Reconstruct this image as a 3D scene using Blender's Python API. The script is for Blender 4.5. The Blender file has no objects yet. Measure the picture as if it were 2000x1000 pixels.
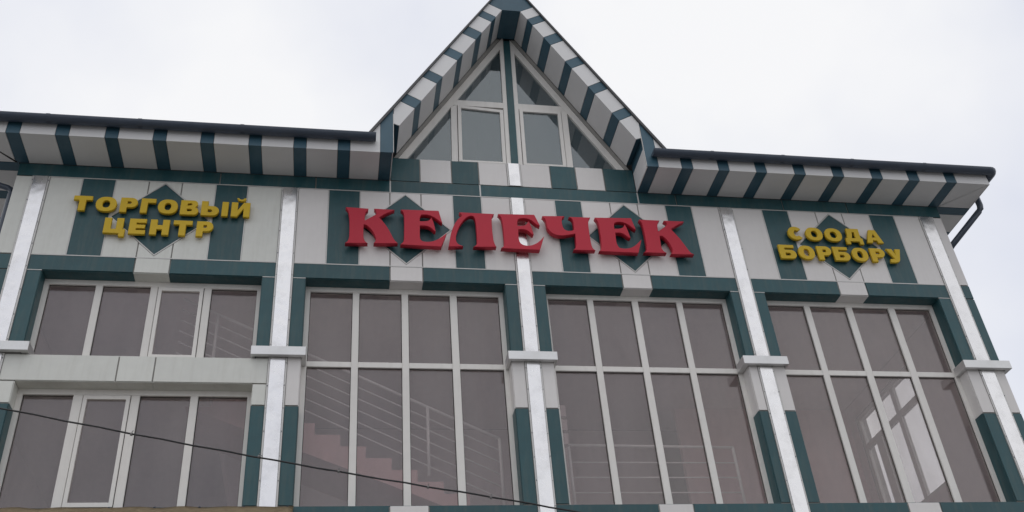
import bpy, bmesh, math, random
from mathutils import Matrix, Vector

random.seed(7)
sc = bpy.context.scene
C = sc.collection

# ------------------------------------------------------------------ camera
def cam_matrix(yaw, pitch, roll, loc):
    cy, sy, cp, sp = math.cos(yaw), math.sin(yaw), math.cos(pitch), math.sin(pitch)
    cr, sr = math.cos(roll), math.sin(roll)
    f = Vector((sy * cp, cy * cp, sp))
    r = Vector((cy, -sy, 0))
    u = r.cross(f)
    r2 = r * cr + u * sr
    u2 = -r * sr + u * cr
    m = Matrix((r2, u2, -f)).transposed().to_4x4()
    m.translation = loc
    return m

cd = bpy.data.cameras.new('camera')
cam = bpy.data.objects.new('camera', cd)
C.objects.link(cam)
cam.matrix_world = cam_matrix(0.213203, 0.628242, -0.0901592, (0, -13, 1.6))
cd.sensor_width = 36
cd.lens = 36 * 1969.0 / 2000
cd.clip_start = 0.1
cd.clip_end = 3000
sc.camera = cam

# ------------------------------------------------------------------ sky, sun, exposure
SUN_ELEV, SUN_ROT = math.radians(68), math.radians(215)
world = bpy.data.worlds.new('World')
sc.world = world
world.use_nodes = True
nt = world.node_tree
nt.nodes.clear()
N = nt.nodes.new
L = nt.links.new
out = N('ShaderNodeOutputWorld')
bg = N('ShaderNodeBackground')
bg.inputs['Strength'].default_value = 0.1
sky = N('ShaderNodeTexSky')
sky.sky_type = 'NISHITA'
sky.sun_disc = False
sky.sun_elevation = SUN_ELEV
sky.sun_rotation = SUN_ROT
tc = N('ShaderNodeTexCoord')
nz = N('ShaderNodeTexNoise')
nz.inputs['Scale'].default_value = 2.1
nz.inputs['Detail'].default_value = 5.0
nz.inputs['Roughness'].default_value = 0.5
rmp = N('ShaderNodeValToRGB')
rmp.color_ramp.elements[0].position = 0.30
rmp.color_ramp.elements[0].color = (0.71, 0.745, 0.865, 1)
rmp.color_ramp.elements[1].position = 0.62
rmp.color_ramp.elements[1].color = (0.99, 0.99, 1.0, 1)
sca = N('ShaderNodeVectorMath')
sca.operation = 'SCALE'
sca.inputs['Scale'].default_value = 10.0
mix = N('ShaderNodeMix')
mix.data_type = 'RGBA'
mix.inputs['Factor'].default_value = 0.93
L(tc.outputs['Generated'], nz.inputs['Vector'])
L(nz.outputs['Fac'], rmp.inputs['Fac'])
L(rmp.outputs['Color'], sca.inputs[0])
L(sky.outputs['Color'], mix.inputs['A'])
L(sca.outputs['Vector'], mix.inputs['B'])
L(mix.outputs['Result'], bg.inputs['Color'])
L(bg.outputs['Background'], out.inputs['Surface'])

sd = bpy.data.lights.new('sun', 'SUN')
sd.energy = 0.5
sd.angle = math.radians(30)
sd.color = (1.0, 0.96, 0.9)
sun = bpy.data.objects.new('sun', sd)
C.objects.link(sun)
az = SUN_ROT
sdir = Vector((math.sin(az) * math.cos(SUN_ELEV), math.cos(az) * math.cos(SUN_ELEV), math.sin(SUN_ELEV)))
sun.rotation_euler = sdir.to_track_quat('Z', 'Y').to_euler()
sun.location = (0, -20, 40)

vs = sc.view_settings
vs.view_transform = 'Standard'
vs.look = 'None'
vs.exposure = 0
vs.gamma = 1
vs.use_curve_mapping = False

# ------------------------------------------------------------------ materials
def mat(name, col, rough=0.5, metal=0.0, spec=0.5, var=0.05, grain=0.04, dirt_refl=0.0, dirt_refl_col=(0.2, 0.18, 0.15),
        bump=0.0, scale=6.0, streak=False, coat=0.0):
    m = bpy.data.materials.new(name)
    m.use_nodes = True
    t = m.node_tree
    b = t.nodes['Principled BSDF']
    b.inputs['Roughness'].default_value = rough
    b.inputs['Metallic'].default_value = metal
    b.inputs['Specular IOR Level'].default_value = spec
    b.inputs['Coat Weight'].default_value = coat
    tcn = t.nodes.new('ShaderNodeTexCoord')
    oi = t.nodes.new('ShaderNodeObjectInfo')
    # per-piece shift of brightness plus fine grain
    n1 = t.nodes.new('ShaderNodeTexNoise')
    n1.inputs['Scale'].default_value = scale
    n1.inputs['Detail'].default_value = 6
    t.links.new(tcn.outputs['Object'], n1.inputs['Vector'])
    mr = t.nodes.new('ShaderNodeMapRange')
    mr.inputs['To Min'].default_value = 1 - var
    mr.inputs['To Max'].default_value = 1 + var
    t.links.new(oi.outputs['Random'], mr.inputs['Value'])
    mg = t.nodes.new('ShaderNodeMapRange')
    mg.inputs['From Min'].default_value = 0.25
    mg.inputs['From Max'].default_value = 0.75
    mg.inputs['To Min'].default_value = 1 - grain
    mg.inputs['To Max'].default_value = 1 + grain
    t.links.new(n1.outputs['Fac'], mg.inputs['Value'])
    mu = t.nodes.new('ShaderNodeMath')
    mu.operation = 'MULTIPLY'
    t.links.new(mr.outputs['Result'], mu.inputs[0])
    t.links.new(mg.outputs['Result'], mu.inputs[1])
    sc_ = t.nodes.new('ShaderNodeVectorMath')
    sc_.operation = 'SCALE'
    sc_.inputs[0].default_value = col
    t.links.new(mu.outputs['Value'], sc_.inputs['Scale'])
    last = sc_.outputs['Vector']
    if dirt_refl > 0:
        mp = t.nodes.new('ShaderNodeMapping')
        mp.inputs['Scale'].default_value = (7, 7, 0.9) if streak else (2.2, 2.2, 2.2)
        t.links.new(tcn.outputs['Object'], mp.inputs['Vector'])
        n2 = t.nodes.new('ShaderNodeTexNoise')
        n2.inputs['Scale'].default_value = 1.3
        n2.inputs['Detail'].default_value = 8
        n2.inputs['Roughness'].default_value = 0.65
        t.links.new(mp.outputs['Vector'], n2.inputs['Vector'])
        md = t.nodes.new('ShaderNodeMapRange')
        md.inputs['From Min'].default_value = 0.48
        md.inputs['From Max'].default_value = 0.8
        md.inputs['To Max'].default_value = dirt_refl
        t.links.new(n2.outputs['Fac'], md.inputs['Value'])
        mx = t.nodes.new('ShaderNodeMix')
        mx.data_type = 'RGBA'
        t.links.new(md.outputs['Result'], mx.inputs['Factor'])
        t.links.new(last, mx.inputs['A'])
        mx.inputs['B'].default_value = (*dirt_refl_col, 1)
        last = mx.outputs['Result']
    t.links.new(last, b.inputs['Base Color'])
    # uneven gloss
    rr = t.nodes.new('ShaderNodeMapRange')
    rr.inputs['To Min'].default_value = max(0.02, rough - 0.08)
    rr.inputs['To Max'].default_value = min(1, rough + 0.08)
    t.links.new(n1.outputs['Fac'], rr.inputs['Value'])
    t.links.new(rr.outputs['Result'], b.inputs['Roughness'])
    if bump > 0:
        bp = t.nodes.new('ShaderNodeBump')
        bp.inputs['Strength'].default_value = bump
        bp.inputs['Distance'].default_value = 0.02
        n3 = t.nodes.new('ShaderNodeTexNoise')
        n3.inputs['Scale'].default_value = 2.5
        n3.inputs['Detail'].default_value = 2
        t.links.new(tcn.outputs['Object'], n3.inputs['Vector'])
        t.links.new(n3.outputs['Fac'], bp.inputs['Height'])
        t.links.new(bp.outputs['Normal'], b.inputs['Normal'])
    return m

M = {}
M['white'] = mat('white_cladding', (0.70, 0.675, 0.655), 0.5, var=0.03, grain=0.025, dirt_refl=0.10, dirt_refl_col=(0.36, 0.32, 0.27), streak=True, bump=0.04)
M['eave_white'] = mat('white_eave_cladding', (0.69, 0.685, 0.68), 0.5, var=0.03, grain=0.03, dirt_refl=0.10, dirt_refl_col=(0.36, 0.33, 0.28), bump=0.04)
M['eave_teal'] = mat('blue_teal_eave_cladding', (0.036, 0.094, 0.132), 0.40, var=0.08, grain=0.08, dirt_refl=0.12, dirt_refl_col=(0.11, 0.13, 0.13), bump=0.05)
M['grey_white'] = mat('weathered_cladding', (0.66, 0.665, 0.62), 0.5, var=0.03, grain=0.04, dirt_refl=0.2, dirt_refl_col=(0.34, 0.32, 0.25), streak=True, bump=0.04)
M['teal'] = mat('teal_cladding', (0.017, 0.072, 0.083), 0.42, var=0.12, grain=0.12, dirt_refl=0.42, dirt_refl_col=(0.11, 0.125, 0.105), streak=True, bump=0.06)
M['metal'] = mat('brushed_aluminium', (0.80, 0.79, 0.785), 0.26, metal=1.0, var=0.03, grain=0.015, dirt_refl=0.60, dirt_refl_col=(0.52, 0.51, 0.50), bump=0.9)  # mottling is grime plus cloudy reflections painted into the colour
M['bracket'] = mat('bracket_sheet_metal', (0.66, 0.66, 0.655), 0.38, metal=0.75, var=0.03, grain=0.05, dirt_refl=0.35, dirt_refl_col=(0.36, 0.34, 0.31), bump=0.15)
M['trim'] = mat('aluminium_trim', (0.56, 0.55, 0.53), 0.45, metal=0.25, var=0.03)
M['core'] = mat('joint_backing', (0.30, 0.29, 0.27), 0.8, var=0.0, grain=0.08)
M['frame'] = mat('window_profile', (0.74, 0.715, 0.675), 0.4, var=0.02, grain=0.03, dirt_refl=0.15, dirt_refl_col=(0.35, 0.32, 0.27), streak=True)
M['gasket'] = mat('black_gasket', (0.02, 0.02, 0.02), 0.6)
M['gutter'] = mat('slate_gutter', (0.048, 0.064, 0.092), 0.36, var=0.03, grain=0.1, dirt_refl=0.2, dirt_refl_col=(0.10, 0.10, 0.10))
M['roof'] = mat('dark_roof_sheet', (0.07, 0.07, 0.072), 0.6, var=0.02, grain=0.15)
M['red'] = mat('red_letter', (0.47, 0.022, 0.044), 0.5, spec=0.3, var=0.03, grain=0.03, dirt_refl=0.1, dirt_refl_col=(0.2, 0.05, 0.05))
M['yellow'] = mat('yellow_letter', (0.62, 0.415, 0.022), 0.5, spec=0.3, var=0.03, grain=0.03, dirt_refl=0.12, dirt_refl_col=(0.3, 0.2, 0.06))
M['side'] = mat('side_wall_render', (0.40, 0.39, 0.37), 0.85, grain=0.1, dirt_refl=0.3)
M['inner_wall'] = mat('inner_wall_paint', (0.76, 0.65, 0.65), 0.8, grain=0.05)
M['pink_wall'] = mat('pink_wall_paint', (0.80, 0.56, 0.56), 0.8, grain=0.05)
M['ceiling'] = mat('ceiling_paint', (0.78, 0.68, 0.68), 0.8, grain=0.05)
M['floor'] = mat('inner_floor', (0.30, 0.27, 0.25), 0.5)
M['stair'] = mat('pink_stair', (0.68, 0.43, 0.42), 0.6, grain=0.06)
M['rail'] = mat('rail_steel', (0.88, 0.88, 0.87), 0.5)
M['cable'] = mat('black_cable', (0.012, 0.012, 0.013), 0.5)
M['tie'] = mat('cable_tie', (0.16, 0.155, 0.15), 0.5)
M['tarp'] = mat('tan_tarpaulin', (0.34, 0.27, 0.17), 0.8, grain=0.15, dirt_refl=0.4, dirt_refl_col=(0.20, 0.10, 0.07))
M['ground'] = mat('concrete_paving', (0.185, 0.182, 0.18), 0.85, grain=0.15, dirt_refl=0.4, dirt_refl_col=(0.2, 0.19, 0.17), scale=1.5)

def glass(name, f0, tint, film=(0.03, 0.10), filmcol=(0.42, 0.38, 0.37), refl=(0.97, 0.94, 0.95), power=4.0):
    m = bpy.data.materials.new(name)
    m.use_nodes = True
    t = m.node_tree
    t.nodes.clear()
    o = t.nodes.new('ShaderNodeOutputMaterial')
    mx = t.nodes.new('ShaderNodeMixShader')
    tr = t.nodes.new('ShaderNodeBsdfTransparent')
    tr.inputs['Color'].default_value = (*tint, 1)
    gl = t.nodes.new('ShaderNodeBsdfGlossy')
    gl.inputs['Roughness'].default_value = 0.03
    gl.inputs['Color'].default_value = (*refl, 1)
    lw = t.nodes.new('ShaderNodeLayerWeight')
    lw.inputs['Blend'].default_value = 0.5
    pw = t.nodes.new('ShaderNodeMath')
    pw.operation = 'POWER'
    pw.inputs[1].default_value = power
    ml = t.nodes.new('ShaderNodeMath')
    ml.operation = 'MULTIPLY_ADD'
    ml.inputs[1].default_value = 1 - f0
    ml.inputs[2].default_value = f0
    t.links.new(lw.outputs['Facing'], pw.inputs[0])
    t.links.new(pw.outputs['Value'], ml.inputs[0])
    t.links.new(ml.outputs['Value'], mx.inputs['Fac'])
    t.links.new(tr.outputs['BSDF'], mx.inputs[1])
    t.links.new(gl.outputs['BSDF'], mx.inputs[2])
    # slight waviness and a film of dust with reflected haze painted in
    tcn = t.nodes.new('ShaderNodeTexCoord')
    n = t.nodes.new('ShaderNodeTexNoise')
    n.inputs['Scale'].default_value = 1.6
    n.inputs['Detail'].default_value = 1
    bp = t.nodes.new('ShaderNodeBump')
    bp.inputs['Strength'].default_value = 0.05
    bp.inputs['Distance'].default_value = 0.02
    t.links.new(tcn.outputs['Object'], n.inputs['Vector'])
    t.links.new(n.outputs['Fac'], bp.inputs['Height'])
    t.links.new(bp.outputs['Normal'], gl.inputs['Normal'])
    df = t.nodes.new('ShaderNodeBsdfDiffuse')
    df.inputs['Color'].default_value = (*filmcol, 1)
    n2 = t.nodes.new('ShaderNodeTexNoise')
    n2.inputs['Scale'].default_value = 1.1
    n2.inputs['Detail'].default_value = 6
    mr = t.nodes.new('ShaderNodeMapRange')
    mr.inputs['From Min'].default_value = 0.25
    mr.inputs['From Max'].default_value = 0.75
    mr.inputs['To Min'].default_value = film[0]
    mr.inputs['To Max'].default_value = film[1]
    # every pane has its own streaks, painted in for uneven reflections
    oi = t.nodes.new('ShaderNodeObjectInfo')
    cmb = t.nodes.new('ShaderNodeVectorMath')
    cmb.operation = 'MULTIPLY_ADD'
    cmb.inputs[1].default_value = (2.2, 2.2, 0.55)
    mlo = t.nodes.new('ShaderNodeMath')
    mlo.operation = 'MULTIPLY'
    mlo.inputs[1].default_value = 40.0
    t.links.new(oi.outputs['Random'], mlo.inputs[0])
    t.links.new(tcn.outputs['Object'], cmb.inputs[0])
    t.links.new(mlo.outputs['Value'], cmb.inputs[2])
    t.links.new(cmb.outputs['Vector'], n2.inputs['Vector'])
    t.links.new(n2.outputs['Fac'], mr.inputs['Value'])
    m2 = t.nodes.new('ShaderNodeMixShader')
    t.links.new(mr.outputs['Result'], m2.inputs['Fac'])
    t.links.new(mx.outputs['Shader'], m2.inputs[1])
    t.links.new(df.outputs['BSDF'], m2.inputs[2])
    t.links.new(m2.outputs['Shader'], o.inputs['Surface'])
    return m

M['glass'] = glass('tinted_glass', 0.068, (0.92, 0.89, 0.885), (0.05, 0.21), (0.42, 0.385, 0.38), (1.0, 0.965, 0.955), 3.0)
M['gable_glass'] = glass('gable_glass', 0.140, (0.60, 0.67, 0.68), (0.09, 0.20), (0.25, 0.30, 0.32), (0.94, 0.975, 1.0))
M['clear'] = glass('clear_glass', 0.04, (0.86, 0.87, 0.87))

# ------------------------------------------------------------------ mesh helpers
def add_box(bm, x0, x1, y0, y1, z0, z1):
    v = [bm.verts.new((x, y, z)) for x in (x0, x1) for y in (y0, y1) for z in (z0, z1)]
    for f in ((0, 1, 3, 2), (4, 6, 7, 5), (0, 4, 5, 1), (2, 3, 7, 6), (0, 2, 6, 4), (1, 5, 7, 3)):
        bm.faces.new([v[i] for i in f])

def add_prism(bm, poly, a0, a1, axis='y'):
    """extrude a 2D polygon: axis 'y' -> poly is (x,z); axis 'z' -> poly is (x,y); axis 'x' -> poly is (y,z)"""
    def P(p, a):
        if axis == 'y':
            return (p[0], a, p[1])
        if axis == 'z':
            return (p[0], p[1], a)
        return (a, p[0], p[1])
    A = [bm.verts.new(P(p, a0)) for p in poly]
    B = [bm.verts.new(P(p, a1)) for p in poly]
    n = len(poly)
    bm.faces.new(A)
    bm.faces.new(B[::-1])
    for i in range(n):
        bm.faces.new((A[i], B[i], B[(i + 1) % n], A[(i + 1) % n]))

def add_tube(bm, pts, r, n=10, cap=True):
    pts = [Vector(p) for p in pts]
    rings = []
    for i, p in enumerate(pts):
        if i == 0:
            d = pts[1] - p
        elif i == len(pts) - 1:
            d = p - pts[i - 1]
        else:
            d = (pts[i + 1] - p).normalized() + (p - pts[i - 1]).normalized()
        d.normalize()
        up = Vector((0, 0, 1)) if abs(d.z) < 0.9 else Vector((0, 1, 0))
        s = d.cross(up).normalized()
        u = s.cross(d)
        rings.append([bm.verts.new(p + (s * math.cos(2 * math.pi * k / n) + u * math.sin(2 * math.pi * k / n)) * r) for k in range(n)])
    for a, b in zip(rings, rings[1:]):
        for k in range(n):
            f = bm.faces.new((a[k], a[(k + 1) % n], b[(k + 1) % n], b[k]))
            f.smooth = True
    if cap:
        bm.faces.new(rings[0][::-1])
        bm.faces.new(rings[-1])

def obj(name, bm, m, parent=None, bevel=0.0, smooth=False):
    bmesh.ops.recalc_face_normals(bm, faces=bm.faces)
    if bevel > 0:
        bmesh.ops.bevel(bm, geom=list(bm.edges), offset=bevel, segments=1, affect='EDGES', profile=0.5)
    # object origin at the middle of its own geometry
    lo = Vector([min(v.co[i] for v in bm.verts) for i in range(3)])
    hi = Vector([max(v.co[i] for v in bm.verts) for i in range(3)])
    c = (lo + hi) / 2
    bmesh.ops.translate(bm, verts=bm.verts, vec=-c)
    me = bpy.data.meshes.new(name)
    bm.to_mesh(me)
    bm.free()
    me.materials.append(m if not isinstance(m, str) else M[m])
    if smooth:
        for p in me.polygons:
            p.use_smooth = True
    o = bpy.data.objects.new(name, me)
    C.objects.link(o)
    w = Matrix.Translation(c)
    if parent is not None:
        o.parent = parent
        o.matrix_parent_inverse = Matrix.Identity(4)
        pw = WM[parent.name]
        o.matrix_local = pw.inverted() @ w
    else:
        o.location = c
    WM[o.name] = w
    return o

WM = {}
def empty(name, loc, label, cat, group=None):
    o = bpy.data.objects.new(name, None)
    C.objects.link(o)
    o.location = loc
    o.empty_display_size = 0.3
    o['label'] = label
    o['category'] = cat
    if group:
        o['group'] = group
    WM[o.name] = Matrix.Translation(loc)
    return o

def box(name, m, parent, x0, x1, y0, y1, z0, z1, bevel=0.0):
    bm = bmesh.new()
    add_box(bm, x0, x1, y0, y1, z0, z1)
    return obj(name, bm, m, parent, bevel)

def prism(name, m, parent, poly, a0, a1, axis='y', bevel=0.0):
    bm = bmesh.new()
    add_prism(bm, poly, a0, a1, axis)
    return obj(name, bm, m, parent, bevel)

# ------------------------------------------------------------------ ground
g = box('ground', 'ground', None, -400, 400, -400, 400, -0.3, 0.0)
g['kind'] = 'structure'

# ------------------------------------------------------------------ the building
XL, XR = -5.0, 10.925          # facade ends
DEPTH = 12.0
FR = 12.49                     # top of the panel field
SOF = 12.75                    # soffit height
EAVE = 0.70                    # overhang
HB, PB = 10.694, 10.975        # window head, top of the header band
SILL = 7.0
XC = 2.997
G = 0.010                      # half joint

bld = empty('shopping_centre', (2.96, 0, 0),
            'shopping centre clad in white and teal panels with tall windows and a pointed gable', 'building')

STRIPS = [(-4.749, -4.495), (-0.915, -0.657), (2.862, 3.111), (6.601, 6.856), (10.463, 10.742)]
OPEN = [(-4.28, -1.115), (-0.455, 2.655), (3.315, 6.445), (7.06, 10.235)]

# backing walls
bm = bmesh.new()
piers = [(XL + 0.01, -4.292), (-1.103, -0.467), (2.667, 3.303), (6.457, 7.048), (10.247, XR - 0.01)]
for a, b in piers:
    add_box(bm, a, b, 0.017, 0.40, 0.0, 12.74)
for a, b in OPEN:
    add_box(bm, a - 0.012, b + 0.012, 0.017, 0.40, HB + 0.014, 12.74)
    add_box(bm, a - 0.012, b + 0.012, 0.017, 0.40, 0.0, SILL - 0.014)
add_box(bm, -4.292, -1.103, 0.017, 0.40, 8.849, 9.246)
add_box(bm, XC - 2.14, XC + 2.14, 0.017, 0.30, 12.742, 13.262)
obj('backing_wall', bm, 'core', bld)

def panel(x0, x1, z0, z1, m, y0=0.0, y1=0.015, name='facade_panel'):
    o = box(name, m, bld, x0 + G, x1 - G, y0 + random.uniform(-0.0015, 0.0015), y1, z0 + G, z1 - G, 0.002)
    k = 0.0022 / max(0.4, x1 - x0, z1 - z0)
    o.rotation_euler = (random.uniform(-k, k), 0, random.uniform(-k, k))
    return o

W, T, GW = 'white', 'teal', 'grey_white'
EW, ET = 'eave_white', 'eave_teal'
FIELD = [
    [-4.495, -4.0, -3.5, -2.996, -2.486, -1.962, -1.458, -0.915],
    [-0.657, -0.164, 0.348, 0.835, 1.352, 1.882, 2.372, 2.862],
    [3.111, 3.639, 4.112, 4.618, 5.114, 5.612, 6.098, 6.601],
    [6.856, 7.410, 7.905, 8.430, 8.942, 9.466, 9.960, 10.463]]

def diamond_column(x0, x1, cx, cz, hw, hh, m):
    """white panels round the diamond: the part of the column outside it"""
    zt, zb = FR - G, PB + G
    gap = 0.044
    w, h = hw + gap, hh + gap * hh / hw
    def zr(x):
        return h * (1 - abs(x - cx) / w)
    a, b = x0 + G, x1 - G
    pts_in = abs(a - cx) < w, abs(b - cx) < w
    if a < cx < b:                        # middle column: a piece above and a piece below
        zc = min(h, zt - cz - 0.004)
        k = w * (1 - zc / h)
        prism('facade_panel', m, bld, [(a, zt), (a, cz + zr(a)), (cx - k, cz + zc), (cx + k, cz + zc), (b, cz + zr(b)), (b, zt)], 0, 0.015)
        zc = min(h, cz - zb - 0.004)
        k = w * (1 - zc / h)
        prism('facade_panel', m, bld, [(a, zb), (b, zb), (b, cz - zr(b)), (cx + k, cz - zc), (cx - k, cz - zc), (a, cz - zr(a))], 0, 0.015)
    elif b < cx:
        tip = max(cx - w, a + 0.004)
        prism('facade_panel', m, bld, [(a, zb), (b, zb), (b, cz - zr(b)), (tip, cz), (b, cz + zr(b)), (b, zt), (a, zt)], 0, 0.015)
    else:
        tip = min(cx + w, b - 0.004)
        prism('facade_panel', m, bld, [(b, zb), (b, zt), (a, zt), (a, cz + zr(a)), (tip, cz), (a, cz - zr(a)), (a, zb)], 0, 0.015)

def diamond(cx, cz, hw, hh):
    d = prism('diamond_panel', T, bld, [(cx - hw, cz), (cx, cz - hh), (cx + hw, cz), (cx, cz + hh)], -0.002, 0.015)
    bm = bmesh.new()
    o1, i1 = 1 + 0.036 / hw, 1 + 0.010 / hw
    P = [(-1, 0), (0, -1), (1, 0), (0, 1)]
    for k in range(4):
        p, q = P[k], P[(k + 1) % 4]
        add_prism(bm, [(cx + p[0] * hw * o1, cz + p[1] * hh * o1), (cx + q[0] * hw * o1, cz + q[1] * hh * o1),
                       (cx + q[0] * hw * i1, cz + q[1] * hh * i1), (cx + p[0] * hw * i1, cz + p[1] * hh * i1)], -0.006, 0.014)
    obj('edge_trim', bm, 'trim', d)

for bi, xs in enumerate(FIELD):
    cx, cz = (xs[3] + xs[4]) / 2, 11.742
    hw, hh = (xs[5] - xs[2]) / 2 - 0.052, 0.690
    wm = GW if bi == 0 else W
    for k, (a, b) in enumerate(zip(xs, xs[1:])):
        if k in (1, 5):
            panel(a, b, PB, FR, T)
        elif k in (2, 3, 4):
            diamond_column(a, b, cx, cz, hw, hh, wm)
        else:
            panel(a, b, PB, FR, wm)
    diamond(cx, cz, hw, hh)
    # header band: teal, white key piece, teal
    panel(xs[0], xs[3], HB, PB, T)
    panel(xs[3], xs[4], HB, PB, wm)
    panel(xs[4], xs[7], HB, PB, T)

# aluminium joint profiles between the panels of the field
for bi, xs in enumerate(FIELD):
    for z in (PB, FR):
        box('joint_trim', 'trim', bld, xs[0] + 0.006, xs[7] - 0.006, -0.004, 0.016, z - 0.008, z + 0.008)
    for k in (1, 2, 5, 6):
        box('joint_trim', 'trim', bld, xs[k] - 0.008, xs[k] + 0.008, -0.003, 0.016, PB + 0.010, FR - 0.010)

# panels outside the end strips
panel(XL, -4.749, PB, FR, GW)
panel(XL, -4.749, HB, PB, T)
panel(XL, -4.749, 9.335, HB, T)
panel(XL, -4.749, 8.49, 9.335, GW)
panel(XL, -4.749, SILL, 8.49, T)
panel(10.742, XR, PB, FR, W)
panel(10.742, XR, HB, PB, T)
panel(10.742, XR, 9.335, HB, T)
panel(10.742, XR, 8.49, 9.335, W)
panel(10.742, XR, SILL, 8.49, T)

# jamb panels between strip and opening
for bi, (a, b) in enumerate(OPEN):
    sl, sr = STRIPS[bi][1], STRIPS[bi + 1][0]
    wm = GW if bi == 0 else W
    for x0, x1 in ((sl, a), (b, sr)):
        panel(x0, x1, 9.335, HB, T)
        box('joint_trim', 'trim', bld, x0 + 0.008, x1 - 0.003, -0.003, 0.016, HB - 0.006, HB + 0.006)
        if bi > 0:
            panel(x0, x1, 8.49, 9.335, wm)
        else:
            panel(x0, x1, 8.49, 8.835, wm)
        panel(x0, x1, SILL, 8.49, T)
# spandrel of the first bay
for x0, x1 in ((-4.495, -2.974), (-2.974, -2.480), (-2.480, -0.915)):
    panel(x0, x1, 8.835, 9.26, GW)

# reveals (head and sides of the openings)
RY = 0.232
def reveal_head(x0, x1, z, m):
    box('reveal_panel', m, bld, x0 + 0.002, x1 - 0.002, 0.017, RY + 0.04, z, z + 0.012)
def reveal_side(x, s, z0, z1, m):
    box('reveal_panel', m, bld, min(x, x - s * 0.0105), max(x, x - s * 0.0105), 0.017, RY + 0.04, z0 + 0.002, z1 - 0.002)
for bi, (a, b) in enumerate(OPEN):
    xs = FIELD[bi]
    wm = GW if bi == 0 else W
    reveal_head(a, xs[3], HB, T)
    reveal_head(xs[3], xs[4], HB, wm)
    reveal_head(xs[4], b, HB, T)
    for x, s in ((a, 1), (b, -1)):
        if bi == 0:
            reveal_side(x, s, 9.26, HB, T)
            reveal_side(x, s, 8.49, 8.835, wm)
        else:
            reveal_side(x, s, 9.335, HB, T)
            reveal_side(x, s, 8.49, 9.335, wm)
        reveal_side(x, s, SILL, 8.49, T)
    box('sill_panel', T, bld, a, b, 0.017, RY + 0.04, SILL - 0.012, SILL)
reveal_head(OPEN[0][0], -2.974, 8.836, GW)
reveal_head(-2.974, -2.480, 8.836, GW)
reveal_head(-2.480, OPEN[0][1], 8.836, GW)
box('sill_panel', GW, bld, OPEN[0][0], OPEN[0][1], 0.017, RY + 0.04, 9.247, 9.258)

# band under the sill and the storey below it
KEY = [(-2.998, -2.477), (0.822, 1.356), (4.600, 5.113), (8.430, 8.950)]
for bi in range(4):
    sl, sr = STRIPS[bi][1], STRIPS[bi + 1][0]
    k0, k1 = KEY[bi]
    panel(sl, k0, 6.72, SILL, T)
    panel(k0, k1, 6.72, SILL, W)
    panel(k1, sr, 6.72, SILL, T)
    n = 6
    for i in range(n):
        x0 = sl + (sr - sl) * i / n
        x1 = sl + (sr - sl) * (i + 1) / n
        for z0, z1 in ((4.9, 6.72), (3.1, 4.9), (1.0, 3.1)):
            panel(x0, x1, z0, z1, W if (i not in (1, 4)) else T)
        panel(x0, x1, 0.0, 1.0, T)
for x0, x1 in ((XL, -4.749), (10.742, XR)):
    panel(x0, x1, 0.0, SILL, W)

# metal strips with edge trims
def strip(a, b, z0, z1):
    s = box('metal_strip', 'metal', bld, a + 0.022, b - 0.022, -0.022, 0.016, z0 + 0.003, z1 - 0.003, 0.003)
    for x in (a, b):
        sg = 1 if x == a else -1
        x0, x1 = sorted((x - sg * 0.004, x + sg * 0.019))
        box('edge_trim', 'trim', s, x0, x1, -0.014, 0.016, z0 + 0.003, z1 - 0.003)
def screws(a, b, z0, z1):
    bm = bmesh.new()
    n = max(2, round((z1 - z0) / 0.42))
    for i in range(n + 1):
        z = z0 + 0.08 + (z1 - z0 - 0.16) * i / n
        for x in (a + 0.008, b - 0.008):
            add_tube(bm, [(x, -0.014, z + random.uniform(-0.02, 0.02)), (x, -0.0175, z)], 0.005, 6)
    return bm
for i, (a, b) in enumerate(STRIPS):
    obj('screw_row', screws(a, b, 9.41, FR), 'gutter', bld)['kind'] = 'stuff'
    obj('screw_row', screws(a, b, 6.9, 9.25), 'gutter', bld)['kind'] = 'stuff'
for i, (a, b) in enumerate(STRIPS):
    strip(a, b, 9.405, FR)
    strip(a, b, 0.0, 9.262)
strip(2.862, 3.100, 12.752, 13.268)

# brackets (pilaster caps) that wrap round the pier
BR = [(-5.10, -4.178), (-1.172, -0.392), (2.602, 3.360), (6.352, 7.098), (10.172, 11.015)]
for i, (a, b) in enumerate(BR):
    bm = bmesh.new()
    z0, z1 = 9.262, 9.408
    pl, pr = piers[i][0] - 0.013, piers[i][1] + 0.013
    # a U shaped collar seen from above
    yb = RY - 0.004
    poly = [(a, -0.10), (b, -0.10), (b, yb), (pr, yb), (pr, -0.030), (pl, -0.030), (pl, yb), (a, yb)]
    add_prism(bm, poly, z0, z1, 'z')
    obj('pilaster_bracket', bm, 'bracket', bld, 0.004)

# ------------------------------------------------------------------ windows
def pane(parent, x0, x1, z0, z1, y, m='glass'):
    return box('pane', m, parent, x0, x1, y, y + 0.012, z0, z1)

def bars(bm, x0, x1, z0, z1, w, y0, y1):
    l, r, b, t = w
    add_box(bm, x0, x0 + l, y0, y1, z0, z1)
    add_box(bm, x1 - r, x1, y0, y1, z0, z1)
    add_box(bm, x0 + l, x1 - r, y0 + 0.001, y1, z0, z0 + b)
    add_box(bm, x0 + l, x1 - r, y0 + 0.001, y1, z1 - t, z1)

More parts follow.
